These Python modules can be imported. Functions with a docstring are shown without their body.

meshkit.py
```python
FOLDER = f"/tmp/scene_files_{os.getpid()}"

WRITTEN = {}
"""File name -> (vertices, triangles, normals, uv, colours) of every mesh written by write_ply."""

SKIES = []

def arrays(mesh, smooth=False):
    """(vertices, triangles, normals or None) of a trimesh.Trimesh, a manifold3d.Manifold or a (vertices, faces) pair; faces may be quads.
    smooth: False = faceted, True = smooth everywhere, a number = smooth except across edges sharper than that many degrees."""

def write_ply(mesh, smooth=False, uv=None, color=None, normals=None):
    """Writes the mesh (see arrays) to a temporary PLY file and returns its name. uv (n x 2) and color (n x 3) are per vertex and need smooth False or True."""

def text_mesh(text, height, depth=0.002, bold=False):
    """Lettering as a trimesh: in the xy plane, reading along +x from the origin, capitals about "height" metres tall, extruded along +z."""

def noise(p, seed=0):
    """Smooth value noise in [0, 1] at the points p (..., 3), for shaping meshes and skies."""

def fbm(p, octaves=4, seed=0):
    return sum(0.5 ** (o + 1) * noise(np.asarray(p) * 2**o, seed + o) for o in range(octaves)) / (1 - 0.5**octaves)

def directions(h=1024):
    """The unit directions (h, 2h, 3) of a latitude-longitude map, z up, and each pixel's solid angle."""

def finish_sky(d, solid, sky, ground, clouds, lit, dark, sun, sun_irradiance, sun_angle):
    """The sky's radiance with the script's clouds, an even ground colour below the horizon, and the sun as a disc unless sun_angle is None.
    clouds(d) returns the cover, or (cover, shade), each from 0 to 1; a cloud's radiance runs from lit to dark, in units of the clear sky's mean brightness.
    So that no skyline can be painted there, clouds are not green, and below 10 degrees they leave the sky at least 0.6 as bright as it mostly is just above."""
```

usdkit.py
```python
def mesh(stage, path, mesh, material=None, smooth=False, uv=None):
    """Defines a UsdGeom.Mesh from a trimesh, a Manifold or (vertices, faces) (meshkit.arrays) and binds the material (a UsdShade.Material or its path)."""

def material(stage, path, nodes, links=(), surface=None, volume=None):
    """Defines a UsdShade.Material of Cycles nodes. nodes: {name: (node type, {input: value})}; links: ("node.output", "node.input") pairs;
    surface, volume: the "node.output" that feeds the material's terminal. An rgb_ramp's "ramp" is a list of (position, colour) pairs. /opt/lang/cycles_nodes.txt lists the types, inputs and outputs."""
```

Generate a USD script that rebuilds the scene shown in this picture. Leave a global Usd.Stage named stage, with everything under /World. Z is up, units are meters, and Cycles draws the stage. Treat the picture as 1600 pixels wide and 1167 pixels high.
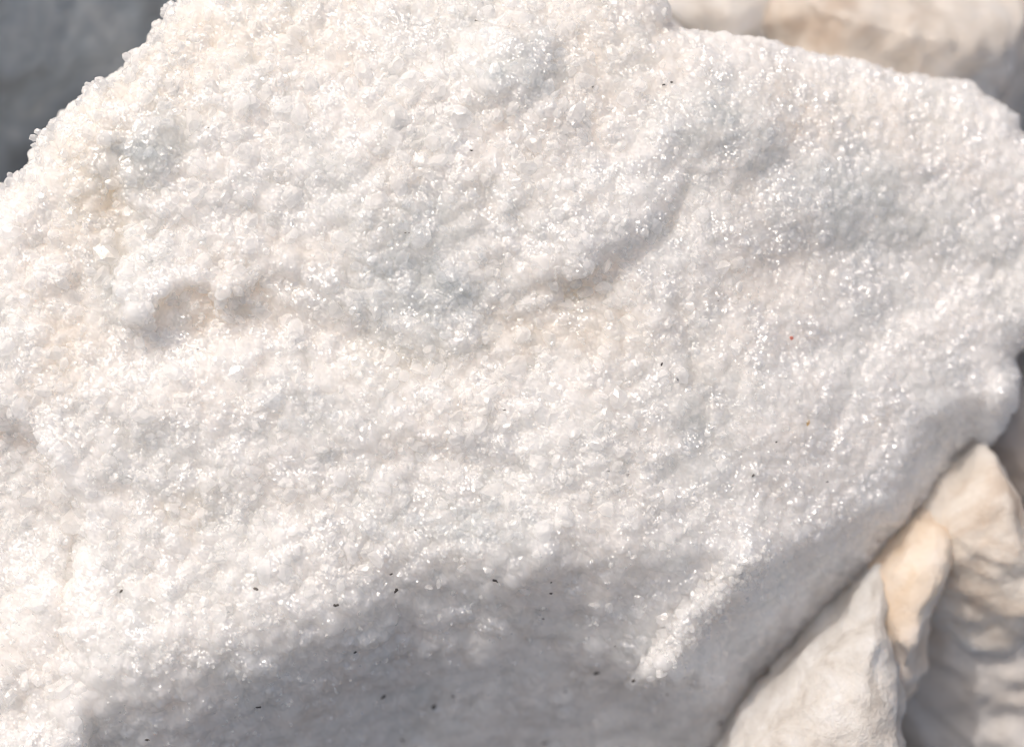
import math, random
import numpy as np, shapely, trimesh, usdkit, meshkit
from scipy import ndimage
from scipy.spatial import cKDTree
from pxr import Usd, UsdGeom, UsdLux, UsdShade, Sdf, Gf, Vt

stage = Usd.Stage.CreateInMemory()
UsdGeom.SetStageUpAxis(stage, UsdGeom.Tokens.z); UsdGeom.SetStageMetersPerUnit(stage, 1.0)
UsdGeom.Xform.Define(stage, '/World'); UsdGeom.Scope.Define(stage, '/World/Looks')
rng = np.random.default_rng(11)

# ------------------------------------------------------------------ camera
PITCH, D, PX = math.radians(50), 0.26, 1e-4          # looking 50 degrees down, 26 cm from the face of the stone
R = np.array([1, 0, 0.]); B = np.array([0, -math.cos(PITCH), math.sin(PITCH)]); U = np.cross(B, R)
P0 = np.array([0, 0, 0.135])                          # centre of the stone's face above the ground (z = 0)
cam = UsdGeom.Camera.Define(stage, '/World/camera')
eye = P0 + B * D
cam.AddTransformOp().Set(Gf.Matrix4d(*R, 0, *U, 0, *B, 0, *map(float, eye), 1))
cam.CreateHorizontalApertureAttr(36.0); cam.CreateVerticalApertureAttr(36.0 * 746 / 1024)
cam.CreateFocalLengthAttr(36.0 * D / 0.16)
cam.CreateClippingRangeAttr(Gf.Vec2f(0.01, 50))
cam.CreateFStopAttr(6.5); cam.CreateFocusDistanceAttr(D)
cam.CreateExposureAttr(-0.37)

# ------------------------------------------------------------------ sun and sky
Lc = np.array([-0.38, 0.64, 0.67]); Lc /= np.linalg.norm(Lc)
L = R * Lc[0] + U * Lc[1] + B * Lc[2]                 # towards the sun
sun = UsdLux.DistantLight.Define(stage, '/World/sun')
sun.CreateNormalizeAttr(True) if hasattr(sun, 'CreateNormalizeAttr') else None
sun.CreateIntensityAttr(0.51); sun.CreateAngleAttr(0.5); sun.CreateColorAttr(Gf.Vec3f(1.0, 0.925, 0.865))
zx = np.cross([0, 1, 0.], L); zx /= np.linalg.norm(zx); zy = np.cross(L, zx)
sun.AddTransformOp().Set(Gf.Matrix4d(*zx, 0, *zy, 0, *L, 0, 0, 0, 0, 1))
sky = UsdLux.DomeLight.Define(stage, '/World/sky')
sky.GetPrim().SetCustomDataByKey('kind', 'structure')
sm = usdkit.material(stage, '/World/Looks/sky', {
    'tex': ('sky_texture', {'sky_type': 'single_scattering', 'sun_disc': False, 'aerosol_density': 6.0, 'ozone_density': 0.6, 'sun_elevation': math.asin(L[2]), 'sun_rotation': math.atan2(L[0], L[1])}),
    'wb': ('mix_color', {'blend_type': 'multiply', 'fac': 1.0, 'b': (1.0, 0.985, 0.935), 'use_clamp': False}),
    'bg': ('background_shader', {'strength': 0.15})}, [('tex.color', 'wb.a'), ('wb.result', 'bg.color')], surface='bg.background')
UsdShade.MaterialBindingAPI.Apply(sky.GetPrim()).Bind(sm)

# ------------------------------------------------------------------ helpers
def data(p, **kw):
    for k, v in kw.items(): p.SetCustomDataByKey(k, v)
def world(c):
    c = np.asarray(c, float); return P0 + c[..., :1] * R + c[..., 1:2] * U + c[..., 2:3] * B
def at(x, y, w):
    """the point seen at photo position x, y when it lies w metres nearer than the focus plane"""
    x, y, w = np.broadcast_arrays(np.asarray(x, float), np.asarray(y, float), np.asarray(w, float))
    k = PX * (D - w) / D
    return np.stack([(x - 800) * k, (583.5 - y) * k, w], -1)
def sstep(a, b, x):
    t = np.clip((x - a) / (b - a), 0, 1); return t * t * (3 - 2 * t)
def put(path, v, f, mat, n=None, prim=None):
    m = usdkit.mesh(stage, path, (v, f), mat)
    if n is not None:
        m.CreateNormalsAttr(Vt.Vec3fArray.FromNumpy(np.asarray(n, np.float32))); m.SetNormalsInterpolation('vertex')
    for k, a in (prim or {}).items():
        pv = UsdGeom.PrimvarsAPI(m).CreatePrimvar(k, Sdf.ValueTypeNames.FloatArray, 'vertex'); pv.Set(Vt.FloatArray.FromNumpy(np.asarray(a, np.float32)))
    return m
def vnormals(v, f):
    n = np.zeros_like(v); fn = np.cross(v[f[:, 1]] - v[f[:, 0]], v[f[:, 2]] - v[f[:, 0]])
    for k in range(3): np.add.at(n, f[:, k], fn)
    return n / np.maximum(np.linalg.norm(n, axis=1, keepdims=True), 1e-30)

# ------------------------------------------------------------------ materials
def quartz(path, base, tan, grey, sss=0.0015, rough=0.55, facets=((2100, 1.1, 0.14), (3300, 1.1, 0.14), (4800, 1.2, 0.17)), gloss=0.066):
    nodes = {
        'geo': ('geometry', {}),
        'tan': ('attribute', {'attribute': 'stain'}), 'gry': ('attribute', {'attribute': 'clear'}),
        'n1': ('noise_texture', {'scale': 60, 'detail': 6, 'roughness': 0.62}),
        'r1': ('rgb_ramp', {'ramp': [(0.0, (0.88, 0.91, 0.92)), (0.40, (0.96, 0.975, 0.98)), (0.52, (1, 1, 1)), (0.64, (1, 0.98, 0.96)), (1.0, (1.0, 0.95, 0.90))]}),
        'n2': ('voronoi_texture', {'scale': 480, 'feature': 'f1'}), 's2': ('separate_color', {}),
        'r2': ('rgb_ramp', {'ramp': [(0.0, (0.86, 0.875, 0.88)), (0.3, (0.97, 0.97, 0.97)), (1.0, (1, 1, 1))]}),
        'm0': ('mix_color', {'a': base, 'b': tan}), 'm1': ('mix_color', {'b': grey}),
        'm2': ('mix_color', {'blend_type': 'multiply', 'fac': 1.0}), 'm3': ('mix_color', {'blend_type': 'multiply', 'fac': 0.8}),
        'nb': ('noise_texture', {'scale': 1500, 'detail': 3, 'roughness': 0.65}), 'bump': ('bump', {'strength': 0.4, 'distance': 0.00025}),
        'nc': ('noise_texture', {'scale': 170, 'detail': 3, 'roughness': 0.6}), 'rc': ('map_range', {'from_min': 0.44, 'from_max': 0.64, 'to_min': gloss * 0.15, 'to_max': gloss * 1.9, 'clamp': True}),
        'p': ('principled_bsdf', {'subsurface_method': 'random_walk', 'subsurface_weight': 1.0, 'subsurface_scale': sss, 'subsurface_radius': (1.0, 0.96, 0.92),
              'roughness': rough, 'ior': 1.5, 'specular_ior_level': 0.2}),
    }
    links = [('geo.position', 'n1.vector'), ('geo.position', 'n2.vector'), ('geo.position', 'nb.vector'), ('geo.position', 'nc.vector'), ('nc.fac', 'rc.value'),
             ('n1.fac', 'r1.fac'), ('n2.color', 's2.color'), ('s2.r', 'r2.fac'), ('tan.fac', 'm0.fac'), ('m0.result', 'm1.a'), ('gry.fac', 'm1.fac'),
             ('m1.result', 'm2.a'), ('r1.color', 'm2.b'), ('m2.result', 'm3.a'), ('r2.color', 'm3.b'), ('m3.result', 'p.base_color'),
             ('nb.fac', 'bump.height'), ('bump.normal', 'p.normal')]
    last = 'p.BSDF'
    for i, (sc, tilt, ro) in enumerate(facets):                     # tiny crystal faces, each tilted its own way
        k = str(i)
        nodes.update({'v' + k: ('voronoi_texture', {'scale': sc, 'feature': 'f1'}), 'u' + k: ('vector_math', {'math_type': 'subtract', 'vector2': (0.5, 0.5, 0.5)}),
                      'c' + k: ('vector_math', {'math_type': 'scale', 'scale': tilt}), 'a' + k: ('vector_math', {'math_type': 'add'}), 'o' + k: ('vector_math', {'math_type': 'normalize'}),
                      'g' + k: ('glossy_bsdf', {'color': (1, 1, 1), 'roughness': ro}), 'x' + k: ('mix_closure', {})})
        links += [('geo.position', 'v' + k + '.vector'), ('v' + k + '.color', 'u' + k + '.vector1'), ('u' + k + '.vector', 'c' + k + '.vector1'), ('c' + k + '.vector', 'a' + k + '.vector1'),
                  ('bump.normal', 'a' + k + '.vector2'), ('a' + k + '.vector', 'o' + k + '.vector1'), ('o' + k + '.vector', 'g' + k + '.normal'),
                  (last, 'x' + k + '.closure1'), ('g' + k + '.BSDF', 'x' + k + '.closure2'), ('rc.result', 'x' + k + '.fac')]
        last = 'x' + k + '.closure'
    return usdkit.material(stage, path, nodes, links, surface=last)

def crystal(path, tint, clear):
    nodes = {'dif': ('diffuse_bsdf', {'color': tint}), 'trl': ('translucent_bsdf', {'color': tint}), 'm0': ('mix_closure', {'fac': 0.5}),
             'trn': ('transparent_bsdf', {'color': (0.985, 0.988, 0.99)}), 'm1': ('mix_closure', {'fac': clear}),
             'gla': ('glass_bsdf', {'color': (0.97, 0.98, 0.985), 'roughness': 0.04, 'IOR': 1.45}), 'm3': ('mix_closure', {'fac': 0.3}),
             'nb': ('noise_texture', {'scale': 1800, 'detail': 2}), 'geo': ('geometry', {}), 'bump': ('bump', {'strength': 0.35, 'distance': 0.0003}),
             'fr0': ('fresnel', {'IOR': 1.54}), 'inv': ('math', {'math_type': 'subtract', 'value1': 1.0}), 'cap': ('math', {'math_type': 'minimum', 'value2': 0.5}), 'fr': ('math', {'math_type': 'multiply'}), 'glo': ('glossy_bsdf', {'color': (1, 1, 1), 'roughness': 0.18}), 'm2': ('mix_closure', {})}
    return usdkit.material(stage, path, nodes, [('geo.position', 'nb.vector'), ('nb.fac', 'bump.height'), ('bump.normal', 'glo.normal'),
        ('dif.BSDF', 'm0.closure1'), ('trl.BSDF', 'm0.closure2'), ('m0.closure', 'm1.closure1'), ('trn.BSDF', 'm1.closure2'),
        ('m1.closure', 'm3.closure1'), ('gla.BSDF', 'm3.closure2'),
        ('fr0.fac', 'cap.value1'), ('geo.backfacing', 'inv.value2'), ('cap.value', 'fr.value1'), ('inv.value', 'fr.value2'),
        ('m3.closure', 'm2.closure1'), ('glo.BSDF', 'm2.closure2'), ('fr.value', 'm2.fac')], surface='m2.closure')

def stone(path, ramp, scale, rough=0.55, sss=0.0, seed=0.0, bump=0.5):
    nodes = {'geo': ('geometry', {}), 'map': ('mapping', {'location': (seed, seed * 1.7, -seed), 'rotation': (0.3, 0.5, 0.2)}),
             'n1': ('noise_texture', {'scale': scale, 'detail': 6, 'roughness': 0.6, 'distortion': 0.4}), 'r1': ('rgb_ramp', {'ramp': ramp}),
             'n2': ('noise_texture', {'scale': 600, 'detail': 4, 'roughness': 0.65}), 'bump': ('bump', {'strength': bump, 'distance': 0.0008}),
             'p': ('principled_bsdf', {'roughness': rough, 'subsurface_weight': sss, 'subsurface_scale': 0.003, 'subsurface_radius': (1, 0.8, 0.65), 'specular_ior_level': 0.35})}
    return usdkit.material(stage, path, nodes, [('geo.position', 'map.vector'), ('map.vector', 'n1.vector'), ('n1.fac', 'r1.fac'), ('r1.color', 'p.base_color'),
        ('geo.position', 'n2.vector'), ('n2.fac', 'bump.height'), ('bump.normal', 'p.normal')], surface='p.BSDF')

M_ROCK = quartz('/World/Looks/quartz', (0.85, 0.825, 0.80), (0.80, 0.70, 0.57), (0.52, 0.54, 0.535))
M_CRYS = [crystal('/World/Looks/crystal_white', (0.97, 0.96, 0.95), 0.6), crystal('/World/Looks/crystal_clear', (0.95, 0.96, 0.97), 0.8)]
M_SPECK = [stone('/World/Looks/dark_mineral', [(0.35, (0.04, 0.036, 0.033)), (0.65, (0.17, 0.155, 0.145))], 300, 0.6),
           stone('/World/Looks/red_mineral', [(0, (0.55, 0.16, 0.12)), (1, (0.62, 0.25, 0.2))], 900, 0.5),
           stone('/World/Looks/ochre_mineral', [(0, (0.6, 0.42, 0.2)), (1, (0.7, 0.5, 0.28))], 900, 0.5)]

# ------------------------------------------------------------------ the crystalline stone
def raster(polys=(), lines=(), S=4, pad=500):
    """signed distance (inside +) to polygons, or distance to lines, on a grid in photo pixels"""
    W, H = (1600 + 2 * pad) // S, (1167 + 2 * pad) // S
    gx_, gy_ = np.meshgrid((np.arange(W) + 0.5) * S - pad, (np.arange(H) + 0.5) * S - pad)
    if lines: return shapely.distance(shapely.MultiLineString([shapely.LineString(p) for p in lines]), shapely.points(gx_, gy_))
    a = np.zeros((H, W), bool)
    for p in polys:
        q = shapely.make_valid(shapely.Polygon(p)); shapely.prepare(q); a |= shapely.contains_xy(q, gx_, gy_)
    return (ndimage.distance_transform_edt(a) - ndimage.distance_transform_edt(~a)) * S
def sample(field, x, y, S=4, pad=500):
    return ndimage.map_coordinates(field, [(y + pad) / S - 0.5, (x + pad) / S - 0.5], order=1, mode='nearest')

OUT = [(-420, 560), (-200, 470), (-60, 350), (2, 312), (35, 285), (60, 240), (90, 195), (140, 150), (200, 118), (240, 62), (285, 8), (330, -60), (480, -170), (700, -190), (900, -150),
       (1000, -60), (1030, -20), (1046, 18), (1035, 42), (1120, 55), (1195, 66), (1290, 90), (1345, 97), (1410, 118), (1510, 130), (1550, 158), (1588, 182), (1592, 212), (1640, 235), (1700, 300), (1710, 420), (1650, 500),
       (1600, 543), (1578, 560), (1592, 590), (1588, 630), (1568, 668), (1535, 705), (1482, 752), (1440, 805), (1405, 858), (1388, 888), (1362, 900), (1335, 935), (1270, 1000), (1205, 1065), (1150, 1130), (1090, 1220), (1000, 1390),
       (700, 1480), (200, 1470), (-250, 1380), (-420, 1000)]
d_out = ndimage.gaussian_filter(raster([OUT]), 1.5)
XY = np.stack(np.meshgrid((np.arange(d_out.shape[1]) + .5) * 4 - 500, (np.arange(d_out.shape[0]) + .5) * 4 - 500), -1)

gx = np.concatenate([np.linspace(-490, -12, 60, endpoint=False), np.arange(-12, 1612, 1.9), np.linspace(1614, 2090, 70)])
gy = np.concatenate([np.linspace(-490, -12, 70, endpoint=False), np.arange(-12, 1180, 1.9), np.linspace(1182, 1660, 60)])
X, Y = np.meshgrid(gx, gy)
NX, NY = len(gx), len(gy)

def poly(pts, lo, hi, blur=2):
    f = raster([pts]);  f = ndimage.gaussian_filter(f, blur); return sstep(lo, hi, sample(f, X, Y))
def groove(pts, depth, w):
    f = raster(lines=[pts]); return -depth * np.exp(-(sample(f, X, Y) / w) ** 2)
def blob(cx, cy, rx, ry, h, rot=0, p=2.0):
    c, s = math.cos(rot), math.sin(rot); a = ((X - cx) * c + (Y - cy) * s) / rx; b = (-(X - cx) * s + (Y - cy) * c) / ry
    return h * np.exp(-(a * a + b * b) ** (p / 2))
def fb(scale, octv, seed, x=None, y=None):
    return meshkit.fbm(np.stack([(X if x is None else x) / scale, (Y if y is None else y) / scale, np.full_like(X if x is None else x, seed * 3.7)], -1), octv, seed) - 0.5

# wobble the feature outlines a little so nothing is straight
X0, Y0 = X, Y
wx, wy = 44 * fb(60, 4, 1), 44 * fb(60, 4, 2)
X, Y = X0 + wx, Y0 + wy
PLATEAU = [(185, 512), (178, 420), (205, 300), (200, 215), (300, 150), (480, 150), (700, 110), (740, 40), (830, 40), (872, 90), (865, 170), (960, 185), (1060, 150), (1180, 165), (1215, 200), (1180, 270), (1065, 285), (1040, 340),
           (1000, 375), (930, 420), (900, 440), (820, 455), (700, 480), (560, 490), (480, 440), (420, 415), (385, 440), (350, 462), (290, 450), (240, 470), (225, 515)]
CAVITY = [(128, 1060), (200, 1060), (285, 1045), (400, 1000), (520, 945), (620, 865), (760, 855), (850, 830), (1000, 825), (1080, 800), (1125, 830), (1125, 905), (1080, 960), (1020, 1045), (965, 1140), (860, 1400), (800, 1500), (128, 1500)]
FACET = [(1185, 908), (1240, 848), (1300, 824), (1372, 785), (1410, 725), (1436, 668), (1490, 632), (1545, 602), (1580, 690), (1640, 800), (1500, 1300), (1000, 1500), (880, 1400), (960, 1130), (1022, 1040), (1088, 948)]
LHOLE = [(-300, 640), (20, 638), (58, 668), (85, 720), (132, 778), (140, 830), (105, 1150), (-300, 1150)]
Z = -230 * sstep(850, 1750, X) * 1.0 - 70 * sstep(250, -150, Y) + 30 * sstep(900, 0, X) * sstep(300, 1000, Y)
edge_h = 5 + 30 * (np.exp(-(((X - 960) / 130) ** 2 + ((Y - 390) / 90) ** 2)) + 1.5 * np.exp(-(((X - 290) / 170) ** 2 + ((Y - 480) / 70) ** 2)) + 0.5 * np.exp(-(((X - 860) / 50) ** 2 + ((Y - 160) / 40) ** 2)))
Z += edge_h * poly(PLATEAU, -8, 14) + 10 * poly(PLATEAU, 20, 160)
ledge = np.array([(-500, 1110), (128, 1092), (200, 1102), (285, 1090), (400, 1045), (520, 985), (620, 925), (760, 918), (850, 893), (1000, 888), (1080, 862), (1130, 850), (2100, 880)], float)
under = Y - np.interp(X, ledge[:, 0], ledge[:, 1])
low = sstep(1030, 1080, Y) * sstep(1150, 1040, X) * sstep(128, 170, X)
cmask = np.maximum(poly(CAVITY, -6, 28, 1.5), low)
Z += -cmask * (1 - 0.45 * sstep(820, 1060, X) * sstep(1120, 1000, Y)) * (13 * sstep(-10, 24, under) + 1.38 * 22 * np.log1p(np.exp(np.clip((under - 22) / 22, -30, 30))))
fc = sample(ndimage.gaussian_filter(raster([FACET]), 1.5), X0 + 0.45 * wx, Y0 + 0.45 * wy)
Z += -1.75 * np.log1p(np.exp(np.clip(fc / 5, -30, 30))) * 5 * (1 - low)
Z += -(40 + 0.15 * np.clip(Y - 650, 0, 150)) * sstep(1300, 760, Y) * poly(LHOLE, -6, 30)
Z += blob(100, 735, 60, 26, 26, 0.95) + blob(85, 945, 32, 40, 26) + blob(60, 905, 40, 40, 12) + blob(205, 500, 30, 26, 13) + blob(352, 455, 18, 22, 16)
Z += blob(795, 95, 76, 66, 34, p=6) + blob(232, 218, 48, 40, 14, p=3) + blob(1130, 190, 90, 45, 10, p=3) + blob(1320, 300, 130, 70, 16)
Z += blob(300, 640, 230, 110, 26) + blob(700, 680, 330, 120, 16) + blob(760, 850, 330, 60, 26) + blob(1230, 640, 130, 120, 20) + blob(1490, 500, 110, 80, 12) + blob(1570, 612, 26, 40, 40, 0.5)
Z += blob(200, 1010, 130, 60, 26) + blob(400, 950, 150, 60, 22) + blob(1170, 860, 40, 70, 18, 0.6) + blob(1168, 880, 28, 30, 14) + blob(1105, 955, 24, 24, 9) + blob(1078, 1110, 38, 70, 40, 0.6) + 130 * fb(48, 3, 77) * np.exp(-((X - 1085) / 75) ** 2 - ((Y - 1095) / 85) ** 2) + 60 * fb(40, 2, 78) * np.exp(-((X - 1290) / 90) ** 2 - ((Y - 900) / 50) ** 2) + blob(1290, 890, 70, 25, 16, -0.6)
for g in ([(1065, 440), (1072, 500), (1085, 570), (1102, 640), (1112, 720)], 7, 16), ([(1362, 535), (1340, 590), (1312, 650), (1290, 705)], 10, 12), ([(1225, 560), (1300, 545), (1370, 512), (1440, 470), (1490, 432), (1620, 405)], 12, 30), \
         ([(880, 480), (930, 450), (1005, 400), (1062, 330), (1078, 270)], 12, 22), ([(184, 240), (178, 330), (186, 420)], 8, 20), ([(1180, 290), (1235, 240), (1250, 190)], 10, 22), ([(225, 560), (300, 520), (420, 500), (560, 520), (640, 565), (800, 580)], 16, 26), \
         ([(112, 840), (105, 930), (122, 1060)], 16, 22), ([(1210, 420), (1350, 380), (1460, 400)], 10, 30), ([(420, 560), (540, 560)], 10, 20), ([(200, 345), (420, 330), (600, 250), (760, 230)], 7, 20), ([(500, 720), (640, 700), (800, 740)], 8, 22), ([(180, 760), (300, 820), (470, 800)], 9, 22):
    Z += groove(*g)
X, Y = X0, Y0
amp = np.clip(1 - 0.35 * sstep(900, 1300, X), 0, 1)
Z += amp * (28 * fb(230, 3, 3) + 13 * fb(85, 3, 5)) + amp * 6 * (1 - 2 * np.abs(fb(60, 3, 7)) * 2)

# rim: the stone rounds over at its outline and its sides go down to the ground
do = sample(d_out, X, Y)
RIM = 46.0
ins = np.clip(do, 0, RIM)
Z -= RIM - np.sqrt(np.maximum(RIM ** 2 - (RIM - ins) ** 2, 0))
g0, g1 = np.gradient(d_out, 4.0); gyv, gxv = sample(g0, X, Y), sample(g1, X, Y)
gn = np.maximum(np.hypot(gxv, gyv), 1e-6)
out = np.clip(-do, 0, None)
side = 1.22 + 0.2 * fb(120, 2, 9)
Xs, Ys = X + gxv / gn * out * side, Y + gyv / gn * out * side
Z -= 3.4 * out

# crystal grains: every grain a small tilted, half-rounded polyhedral cap; the highest wins
P3 = np.stack([Xs, Ys, Z], -1); tu = np.gradient(P3, axis=1); tv = np.gradient(P3, axis=0)
area = np.linalg.norm(np.cross(tu, tv), axis=-1) * ((X0 > -120) & (X0 < 1720) & (Y0 > -120) & (Y0 < 1280)); area_sum = area.sum(); cum = np.cumsum(area.ravel()) / area_sum
sm_n = np.cross(*(np.stack([ndimage.gaussian_filter(q[..., k], 4) for k in range(3)], -1) for q in (tu, tv))).reshape(-1, 3)
sm_n /= np.maximum(np.linalg.norm(sm_n, axis=1, keepdims=True), 1e-9); P3 = P3.reshape(-1, 3)
def grains(spacing, size, seed, k=5, hgt=0.5):
    r = np.random.default_rng(seed)
    n = int(area_sum / spacing ** 2); pick = np.searchsorted(cum, r.uniform(0, 1, n)).clip(0, len(P3) - 1)
    s = P3[pick] + r.normal(0, 0.6, (n, 3)); nn = sm_n[pick]; t = np.cross([0, 1., 0], nn); t /= np.linalg.norm(t, axis=1, keepdims=True); u = np.cross(nn, t)
    dist, idx = cKDTree(s).query(P3, k=k, workers=-1)
    best = np.full(len(P3), -1e9)
    off = r.normal(0, 0.2, n); tilt = r.normal(0, 0.3, (n, 2)); ang = r.uniform(0, 2 * np.pi, n); sl = r.uniform(0.5, 1.7, (n, 5)); rad = r.uniform(0.7, 1.4, n) * size; ro = r.uniform(0.0, 0.4, n)
    for j in range(k):
        i = idx[:, j]; d = (P3 - s[i]) / rad[i][:, None]; dx = np.stack([(d * t[i]).sum(1), (d * u[i]).sum(1)], -1)
        fac = 0.42 + (dx * tilt[i]).sum(1)
        for m in range(5):
            a = ang[i] + m * 2 * np.pi / 5
            fac = np.minimum(fac, 0.72 - sl[i, m] * (dx[:, 0] * np.cos(a) + dx[:, 1] * np.sin(a)) * 1.1)
        rr = (dx ** 2).sum(1); cap = np.sqrt(np.maximum(1 - rr, 0)) * 0.62 - 0.35 * np.maximum(rr - 1, 0) + (dx * tilt[i]).sum(1) * 0.5
        best = np.maximum(best, (ro[i] * cap + (1 - ro[i]) * fac + off[i]) * rad[i])
    return (np.clip(best, -2 * size, 3 * size) * hgt).reshape(Xs.shape)
sizef = np.maximum(sstep(1450, 800, X0 + 250 * fb(300, 2, 21)), np.exp(-((X0 - 1110) / 110) ** 2 - ((Y0 - 930) / 130) ** 2))          # coarse crust on the left, finer towards the right
shade_soft = 1 - 0.35 * poly(CAVITY, 70, 170)
G = (1 - sizef) * grains(10, 10, 31, hgt=0.72) + sizef * grains(19, 19.5, 32, hgt=0.5)
G2 = grains(6.5, 6.5, 33)
big = sstep(-0.08, 0.1, fb(110, 3, 40)) * sizef
G3 = grains(28, 28, 34) * 0.8
disp = (G + 0.6 * G2 + big * (1 - np.exp(-((X0 - 1080) / 110) ** 2 - ((Y0 - 1010) / 110) ** 2)) * (G3 - 4)) * shade_soft * (1 + 0.7 * sstep(30, 5, do) * sstep(800, 500, X0))

C = at(Xs, Ys, Z * PX)
def gridn(C):
    a = np.gradient(C, axis=1); b = np.gradient(C, axis=0); n = np.cross(b, a); n *= np.sign((n[..., 2:3].mean() or 1)); return n / np.maximum(np.linalg.norm(n, axis=-1, keepdims=True), 1e-12)
base_n = gridn(np.stack([ndimage.gaussian_filter(C[..., k], 3) for k in range(3)], -1))
CD = C + base_n * (disp * PX)[..., None]
Wd = world(CD).reshape(-1, 3)
Wd[:, 2] = np.maximum(Wd[:, 2], 0.002)
ii = np.arange(NX * NY).reshape(NY, NX)
F = np.concatenate([np.stack([ii[:-1, :-1], ii[1:, :-1], ii[1:, 1:]], -1).reshape(-1, 3), np.stack([ii[:-1, :-1], ii[1:, 1:], ii[:-1, 1:]], -1).reshape(-1, 3)])
rim = np.concatenate([ii[0, :], ii[1:, -1], ii[-1, -2::-1], ii[-2:0:-1, 0]])
base = world(np.array([[-0.005, -0.01, -0.09]]))[0]; base[2] = 0.003
V = np.vstack([Wd, base]); cap = np.stack([np.full(len(rim), len(Wd)), rim, np.roll(rim, -1)], -1)
F = np.vstack([F, cap])
VN = vnormals(V, F)
if (VN[ii[NY // 2, NX // 2]] @ B) < 0: F = F[:, ::-1]; VN = -VN

# real colour differences of the stone: warm stains in the hollows and along the upper left rim, clear bluish crystals in patches
def soft(cx, cy, rx, ry): return blob(cx, cy, rx, ry, 1.0)
X, Y = X0 + 60 * fb(60, 3, 51), Y0 + 60 * fb(60, 3, 52)
stain = 0.30 * soft(190, 190, 130, 100) + 0.42 * soft(150, 330, 60, 110) + 0.25 * soft(430, 50, 220, 60) + 0.38 * soft(920, 520, 110, 45) + 0.4 * soft(900, 460, 60, 30) + 0.3 * soft(330, 480, 90, 40) + 0.3 * soft(620, 560, 100, 40) \
    + 0.28 * soft(960, 70, 130, 80) + 0.3 * soft(110, 540, 60, 60) + 0.25 * soft(300, 790, 60, 40) + 0.15 * soft(1350, 160, 250, 60)
clear = 0.75 * soft(795, 95, 80, 62) + 0.7 * soft(235, 225, 55, 50) + 0.65 * soft(1130, 200, 100, 60) + 0.4 * soft(1320, 290, 120, 60) + 0.45 * soft(700, 330, 180, 60) + 0.35 * soft(560, 430, 150, 50) + 0.4 * soft(720, 480, 120, 60) + 0.4 * soft(1090, 600, 40, 100) \
    + 0.4 * soft(700, 820, 200, 50) + 0.4 * soft(180, 480, 40, 60) + 0.3 * soft(1380, 380, 200, 60) + 0.35 * soft(500, 640, 120, 60)
X, Y = X0, Y0
stain = np.clip(stain + 0.25 * np.clip(fb(160, 4, 53) - 0.08, 0, 1) * 2, 0, 1); clear = np.clip(1.25 * clear * (0.8 + 1.6 * fb(30, 3, 54)) + 0.7 * np.clip(fb(120, 4, 55) - 0.05, 0, 1), 0, 1)

rock = UsdGeom.Xform.Define(stage, '/World/quartz_rock')
data(rock.GetPrim(), label='large sparkling white quartz rock covered in sugary crystals, filling the picture', category='rock')
put('/World/quartz_rock/body', V, F, M_ROCK, VN, {'stain': np.append(stain.ravel(), 0), 'clear': np.append(clear.ravel(), 0)})

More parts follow.
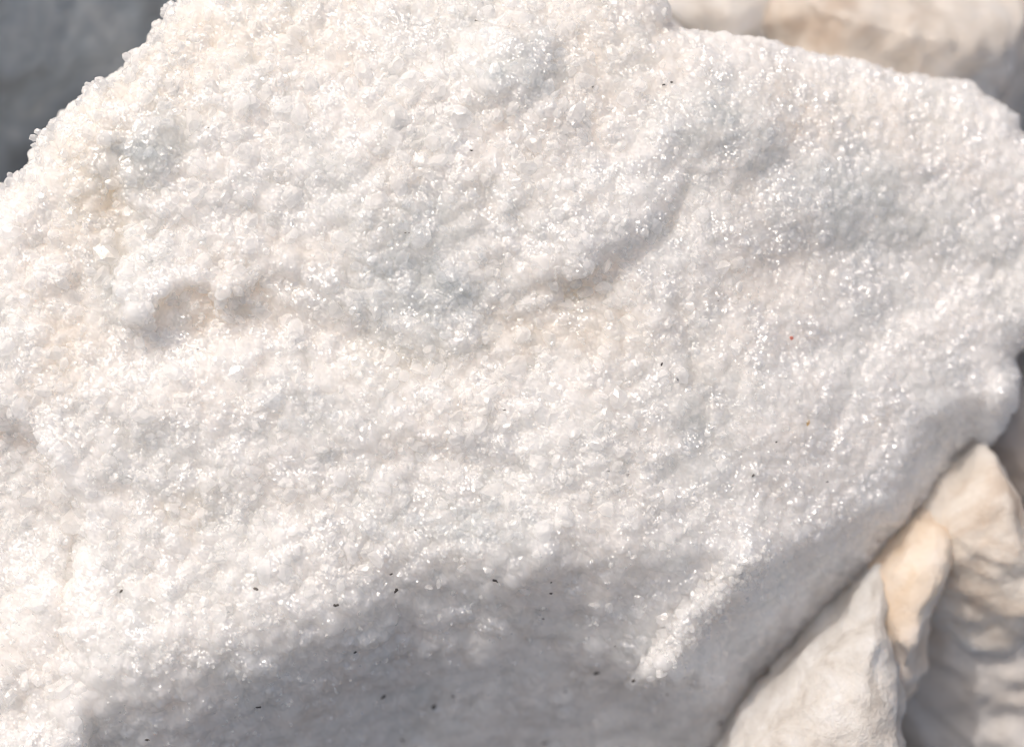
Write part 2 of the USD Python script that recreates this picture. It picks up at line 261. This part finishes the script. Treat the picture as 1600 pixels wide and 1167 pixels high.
# separate glassy crystals standing out of the crust
def crystal_shape(r):
    m = trimesh.creation.icosphere(subdivisions=1); v = m.vertices.copy()
    for _ in range(r.integers(8, 13)):
        n = r.normal(size=3); n /= np.linalg.norm(n); d = r.uniform(0.45, 0.8); t = v @ n
        v = np.where((t > d)[:, None], v * (d / np.maximum(t, 1e-9))[:, None], v)
    v *= r.uniform(0.75, 1.45, 3)
    return meshkit.arrays(trimesh.Trimesh(v, m.faces, process=False), 24)
VAR = [crystal_shape(rng) for _ in range(24)]
def rotm(r):
    q = r.normal(size=4); q /= np.linalg.norm(q); w, x, y, z = q
    return np.array([[1 - 2 * (y * y + z * z), 2 * (x * y - z * w), 2 * (x * z + y * w)], [2 * (x * y + z * w), 1 - 2 * (x * x + z * z), 2 * (y * z - x * w)], [2 * (x * z - y * w), 2 * (y * z + x * w), 1 - 2 * (x * x + y * y)]])
N_CR = 9000
dens = fb(90, 4, 61) + 0.25 * (sizef - 0.5) - 0.5 * poly(CAVITY, -20, 30) - 0.45 * poly(FACET, -5, 20)
free = np.argwhere((do > 4) & (X0 > -40) & (X0 < 1640) & (Y0 > -40) & (Y0 < 1200))
w = np.exp(3.5 * dens[free[:, 0], free[:, 1]]); pick = free[rng.choice(len(free), N_CR, replace=False, p=w / w.sum())]
rimp = np.argwhere((do > 0) & (do < 14) & (X0 < 700) & (Y0 < 420)); pick = np.vstack([pick, rimp[rng.choice(len(rimp), 240, replace=False)]])
n_rim = len(pick) - 240
seg = np.array([(1178, 868), (1150, 900), (1105, 955), (1060, 1000), (1022, 1042)], float)
for q in np.linspace(0, 3.999, 170):
    p = seg[int(q)] + (q % 1) * (seg[int(q) + 1] - seg[int(q)]) + rng.normal(0, 13, 2); pick = np.vstack([pick, [[np.abs(gy - p[1]).argmin(), np.abs(gx - p[0]).argmin()]]])
items = []
for q, (a, b) in enumerate(pick):
    sz = np.clip(3.3 * np.exp(0.55 * rng.normal()), 1.8, 13) * (0.75 + 0.75 * sizef[a, b]) 
    sz = min(sz, 8.5) if do[a, b] < 30 else sz
    if q >= n_rim: sz = rng.uniform(5.0, 9.5) if q < n_rim + 240 else rng.uniform(3.5, 8.5)
    elif Y0[a, b] > 960 and 130 < X0[a, b] < 1250: sz = min(sz, 4.0)
    items.append((sz, a, b, rng.integers(len(VAR)), rotm(rng), rng.uniform(-0.35, 0.25) + (0.25 if q >= n_rim else 0)))
items.sort(key=lambda t: -t[0])
def crystal_mesh(t):
    sz, a, b, k, rm, lift = t; v, f, n = VAR[k]; c = world(CD[a, b] + base_n[a, b] * lift * sz * PX)
    return v @ rm.T * (sz * PX) + c, f, n @ rm.T
for i, t in enumerate(items[:300]):
    v, f, n = crystal_mesh(t); put('/World/quartz_rock/crystal' + ('_%03d' % i if i else ''), v, f, M_CRYS[int(clear[t[1], t[2]] > 0.3)], n)
for kind in (0, 1):
    vs, fs, ns, o = [], [], [], 0
    for t in (t for t in items[300:] if int(clear[t[1], t[2]] > 0.25) == kind):
        v, f, n = crystal_mesh(t); vs.append(v); fs.append(f + o); ns.append(n); o += len(v)
    m = put('/World/quartz_rock/' + ('white_crystal_crust', 'clear_crystal_crust')[kind], np.vstack(vs), np.vstack(fs), M_CRYS[kind], np.vstack(ns)); data(m.GetPrim(), kind='stuff')

# flecks of dark, red and ochre mineral
SP = [(612, 897, 4, .3), (619, 922, 7, 1.2), (775, 907, 7, -.3), (860, 905, 3, 0), (860, 923, 4, 0), (598, 1086, 7, .8), (678, 1103, 10, .9), (708, 1085, 6, -.8), (933, 1048, 8, .6), (993, 1062, 8, .5), (874, 1093, 4, 0), (882, 1077, 4, .5),
      (850, 1157, 8, .6), (402, 1099, 7, 0), (229, 1148, 5, 0), (628, 1152, 7, -.9), (555, 1016, 5, .5), (750, 1038, 4, 0), (848, 966, 3, 0), (1210, 690, 5, .4), (1058, 593, 7, -1.1), (1033, 570, 8, 1.1), (980, 743, 8, .9), (950, 736, 4, 0),
      (1048, 131, 7, .3), (1036, 134, 6, .2), (925, 138, 6, 0), (736, 238, 6, 0), (634, 365, 4, 0), (640, 364, 3, 0), (329, 204, 4, 0), (290, 173, 3, 0), (189, 922, 5, 1.), (101, 775, 5, .6), (310, 546, 5, 0), (121, 468, 5, 0), (788, 639, 4, 0),
      (650, 828, 5, 0), (400, 920, 7, -.3), (524, 943, 7, 0), (1292, 752, 6, .3), (1175, 742, 8, .5), (770, 20, 6, 1.), (745, 34, 6, 0), (803, 20, 4, .5), (868, 190, 4, .8), (1120, 470, 3, 0), (1122, 1128, 7, .3), (1045, 1078, 4, .9), (963, 1004, 3, 0), (1155, 893, 5, 0)]
tree = cKDTree(np.stack([X0, Y0], -1).reshape(-1, 2))
def fleck(i, x, y, size, rot, mat, name, asp=2.0):
    r = np.random.default_rng(900 + i); m = trimesh.creation.icosphere(subdivisions=1); v = m.vertices * r.uniform(0.5, 1.4, (42, 1)) * [size * 0.52, size * 0.5 / asp, size * 0.22]
    c, s = math.cos(rot), math.sin(rot); v = v @ np.array([[c, s, 0], [-s, c, 0], [0, 0, 1.]]) * PX
    j = tree.query((x, y))[1]; a, b = divmod(j, NX); n = base_n[a, b]; t = np.cross([0, 1, 0.], n); t /= np.linalg.norm(t); u = np.cross(n, t)
    put('/World/quartz_rock/' + name, world(CD[a, b] + n * PX * 0.1 * size + v[:, :1] * t + v[:, 1:2] * u + v[:, 2:] * n), m.faces, mat)
for i, (x, y, s, r_) in enumerate(SP): fleck(i, x, y, s * (1.4 if y > 880 else 0.85), r_, M_SPECK[0], 'dark_fleck' + ('_%03d' % i if i else ''))
fleck(90, 1235, 527, 7, .2, M_SPECK[1], 'red_fleck', 1.2); fleck(91, 1262, 660, 8, 1.2, M_SPECK[2], 'ochre_fleck', 1.5)

# ------------------------------------------------------------------ the stones around it
def lump(name, label, outline, w0, mat, bulge=0.02, back=0.06, crest=(), seed=1, rough=0.0026, soft=4, foot=0.85, down=False, res=0.0014, group=None):
    """a rounded stone: hull of its outline (photo positions at depth w0), points bulging to the front, crest points (x, y, w) and a smaller back"""
    import manifold3d as mf
    o = at([p[0] for p in outline], [p[1] for p in outline], w0); c = o.mean(0)
    pts = [o]
    f = c + (o - c) * 0.72; f[:, 2] += bulge * 0.72; pts.append(f)
    f = c + (o - c) * 0.35; f[:, 2] += bulge; pts.append(f)
    b = c + (o - c) * 0.8; b[:, 2] -= back; pts.append(b)
    if len(crest): pts.append(np.array([at(*p) for p in crest]))
    P = world(np.vstack(pts))
    if down: P = np.vstack([P, np.column_stack([(P[:, :2] - P[:, :2].mean(0)) * foot + P[:, :2].mean(0), np.full(len(P), 0.004)])])
    P[:, 2] = np.maximum(P[:, 2], 0.004)
    h = mf.Manifold.hull_points(P.astype(np.float64)).refine_to_length(res).to_mesh()
    m = trimesh.Trimesh(h.vert_properties[:, :3], h.tri_verts, process=True)
    trimesh.smoothing.filter_laplacian(m, lamb=0.5, iterations=soft)
    v = np.array(m.vertices); n = np.array(m.vertex_normals)
    f1 = meshkit.fbm(v / 0.02, 5, seed) - 0.5; f2 = 0.5 - 2 * np.abs(meshkit.fbm(v / 0.011, 3, seed + 9) - 0.5)
    v = v + n * (f1 * rough * 2.2 + f2 * rough * 0.8 + (meshkit.fbm(v / 0.003, 3, seed + 5) - 0.5) * rough * 1.1)[:, None]
    me = put('/World/' + name, v, np.array(m.faces), mat, vnormals(v, np.array(m.faces)))
    data(me.GetPrim(), label=label, category='rock')
    if group: data(me.GetPrim(), group=group)
    return me
CREAM = [(0.34, (0.47, 0.395, 0.33)), (0.45, (0.59, 0.54, 0.485)), (0.55, (0.65, 0.605, 0.555)), (0.66, (0.71, 0.70, 0.685))]
WHITE = [(0.34, (0.44, 0.41, 0.38)), (0.47, (0.57, 0.545, 0.515)), (0.56, (0.62, 0.60, 0.575)), (0.68, (0.70, 0.69, 0.68))]
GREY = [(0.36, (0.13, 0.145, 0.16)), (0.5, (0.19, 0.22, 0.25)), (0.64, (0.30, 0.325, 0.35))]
DARK = [(0.25, (0.36, 0.31, 0.28)), (0.5, (0.52, 0.47, 0.43)), (0.8, (0.62, 0.58, 0.55))]
S = lambda n, r, sc, **k: stone('/World/Looks/' + n, r, sc, **k)
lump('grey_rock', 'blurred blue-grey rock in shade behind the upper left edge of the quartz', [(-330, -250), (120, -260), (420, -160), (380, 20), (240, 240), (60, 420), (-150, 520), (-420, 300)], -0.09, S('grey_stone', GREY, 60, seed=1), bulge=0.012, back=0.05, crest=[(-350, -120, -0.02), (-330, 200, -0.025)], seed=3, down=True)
lump('tan_rock', 'long blurred cream and tan rock behind the upper right edge of the quartz', [(1150, -230), (1500, -260), (1760, -150), (1730, 20), (1630, 120), (1555, 215), (1400, 190), (1250, 160), (1060, 110)], -0.085, S('cream_stone', [(t, tuple(0.97 * q for q in c)) for t, c in CREAM], 60, seed=2, sss=0.2), bulge=0.004, back=0.06, crest=[(1250, 0, -0.045), (1330, 32, -0.038), (1450, 60, -0.038), (1570, 80, -0.045)], seed=5, down=True)
lump('pale_rock', 'blurred pale rock between the top of the quartz and the long tan rock', [(960, -200), (1150, -230), (1240, -90), (1225, 10), (1160, 60), (1050, 70), (940, 20)], -0.075, S('pale_stone', WHITE, 70, seed=3, sss=0.2), bulge=0.004, crest=[(1040, 0, -0.055), (1150, 25, -0.05), (1210, 0, -0.055)], back=0.05, seed=7, down=True)
lump('white_rock', 'white rock at the bottom, half in the shadow of the quartz', [(1380, 880), (1392, 990), (1402, 1080), (1410, 1170), (1400, 1350), (1240, 1450), (1140, 1400), (1128, 1200), (1165, 1120), (1230, 1040), (1300, 965)], -0.021, S('white_stone', WHITE, 150, seed=4, sss=0.3, bump=0.9), bulge=0.012, back=0.08, seed=9, down=True, soft=5)
lump('peach_rock', 'narrow peach-coloured pebble wedged between the white rock and the big grey rock', [(1440, 790), (1468, 815), (1466, 870), (1440, 940), (1405, 1000), (1390, 1060), (1350, 1000), (1340, 880), (1390, 820)], -0.029, S('peach_stone', [(0.3, (0.64, 0.48, 0.34)), (0.5, (0.72, 0.60, 0.49)), (0.75, (0.74, 0.68, 0.63))], 70, seed=5, sss=0.4), bulge=0.014, back=0.05, seed=11, down=True, soft=6)
lump('beige_rock', 'blurred beige rock with a peaked top at the right edge', [(1528, 676), (1560, 735), (1612, 830), (1650, 930), (1600, 980), (1500, 930), (1430, 880), (1420, 800), (1470, 740)], -0.03, S('beige_stone', [(t, tuple(min(0.78, 1.1 * q) for q in c)) for t, c in CREAM], 55, seed=6, sss=0.3), bulge=0.014, back=0.05, seed=13, down=True, soft=6)
lump('large_grey_rock', 'big blurred grey rock with a brown shadowed side in the lower right corner', [(1440, 900), (1560, 880), (1700, 900), (1850, 1050), (1800, 1300), (1620, 1330), (1500, 1185), (1408, 1122), (1390, 1000)], -0.052, S('warm_grey_stone', [(0.25, (0.6, 0.53, 0.46)), (0.5, (0.75, 0.72, 0.69)), (0.8, (0.8, 0.79, 0.78))], 55, seed=7), bulge=0.004, back=0.06, crest=[(1440, 915, -0.034), (1560, 890, -0.024), (1700, 900, -0.024)], seed=15, foot=0.45, down=True)
lump('brown_rock', 'dark blurred brown-grey rock in shadow behind the right edge of the quartz', [(1560, 470), (1800, 400), (1850, 700), (1700, 830), (1560, 780), (1480, 680)], -0.045, S('brown_stone', DARK, 55, seed=8), bulge=0.015, back=0.05, seed=17, down=True)
lump('slate_rock', 'sliver of dull grey rock right of the upper right tip of the quartz', [(1570, 150), (1800, 120), (1850, 380), (1650, 420), (1560, 260)], -0.12, S('slate_stone', GREY, 60, seed=9), bulge=0.012, back=0.05, seed=19, down=True)

# ------------------------------------------------------------------ ground
gxx = np.concatenate([-np.geomspace(30, 0.4, 14), np.linspace(-0.38, 0.38, 120), np.geomspace(0.4, 30, 14)])
A, Bq = np.meshgrid(gxx, gxx); zz = -0.004 + 0.006 * (meshkit.fbm(np.stack([A / 0.02, Bq / 0.02, 0 * A], -1), 4, 70) - 0.5) * (np.hypot(A, Bq) < 1)
n_ = len(gxx); jj = np.arange(n_ * n_).reshape(n_, n_)
GF = np.concatenate([np.stack([jj[:-1, :-1], jj[:-1, 1:], jj[1:, 1:]], -1).reshape(-1, 3), np.stack([jj[:-1, :-1], jj[1:, 1:], jj[1:, :-1]], -1).reshape(-1, 3)])
GV = np.stack([A, Bq, zz], -1).reshape(-1, 3)
g = put('/World/ground', GV, GF, S('soil', [(0.3, (0.05, 0.04, 0.035)), (0.6, (0.11, 0.09, 0.075)), (0.8, (0.16, 0.14, 0.12))], 80, rough=0.9, bump=0.8), vnormals(GV, GF))
data(g.GetPrim(), kind='structure')
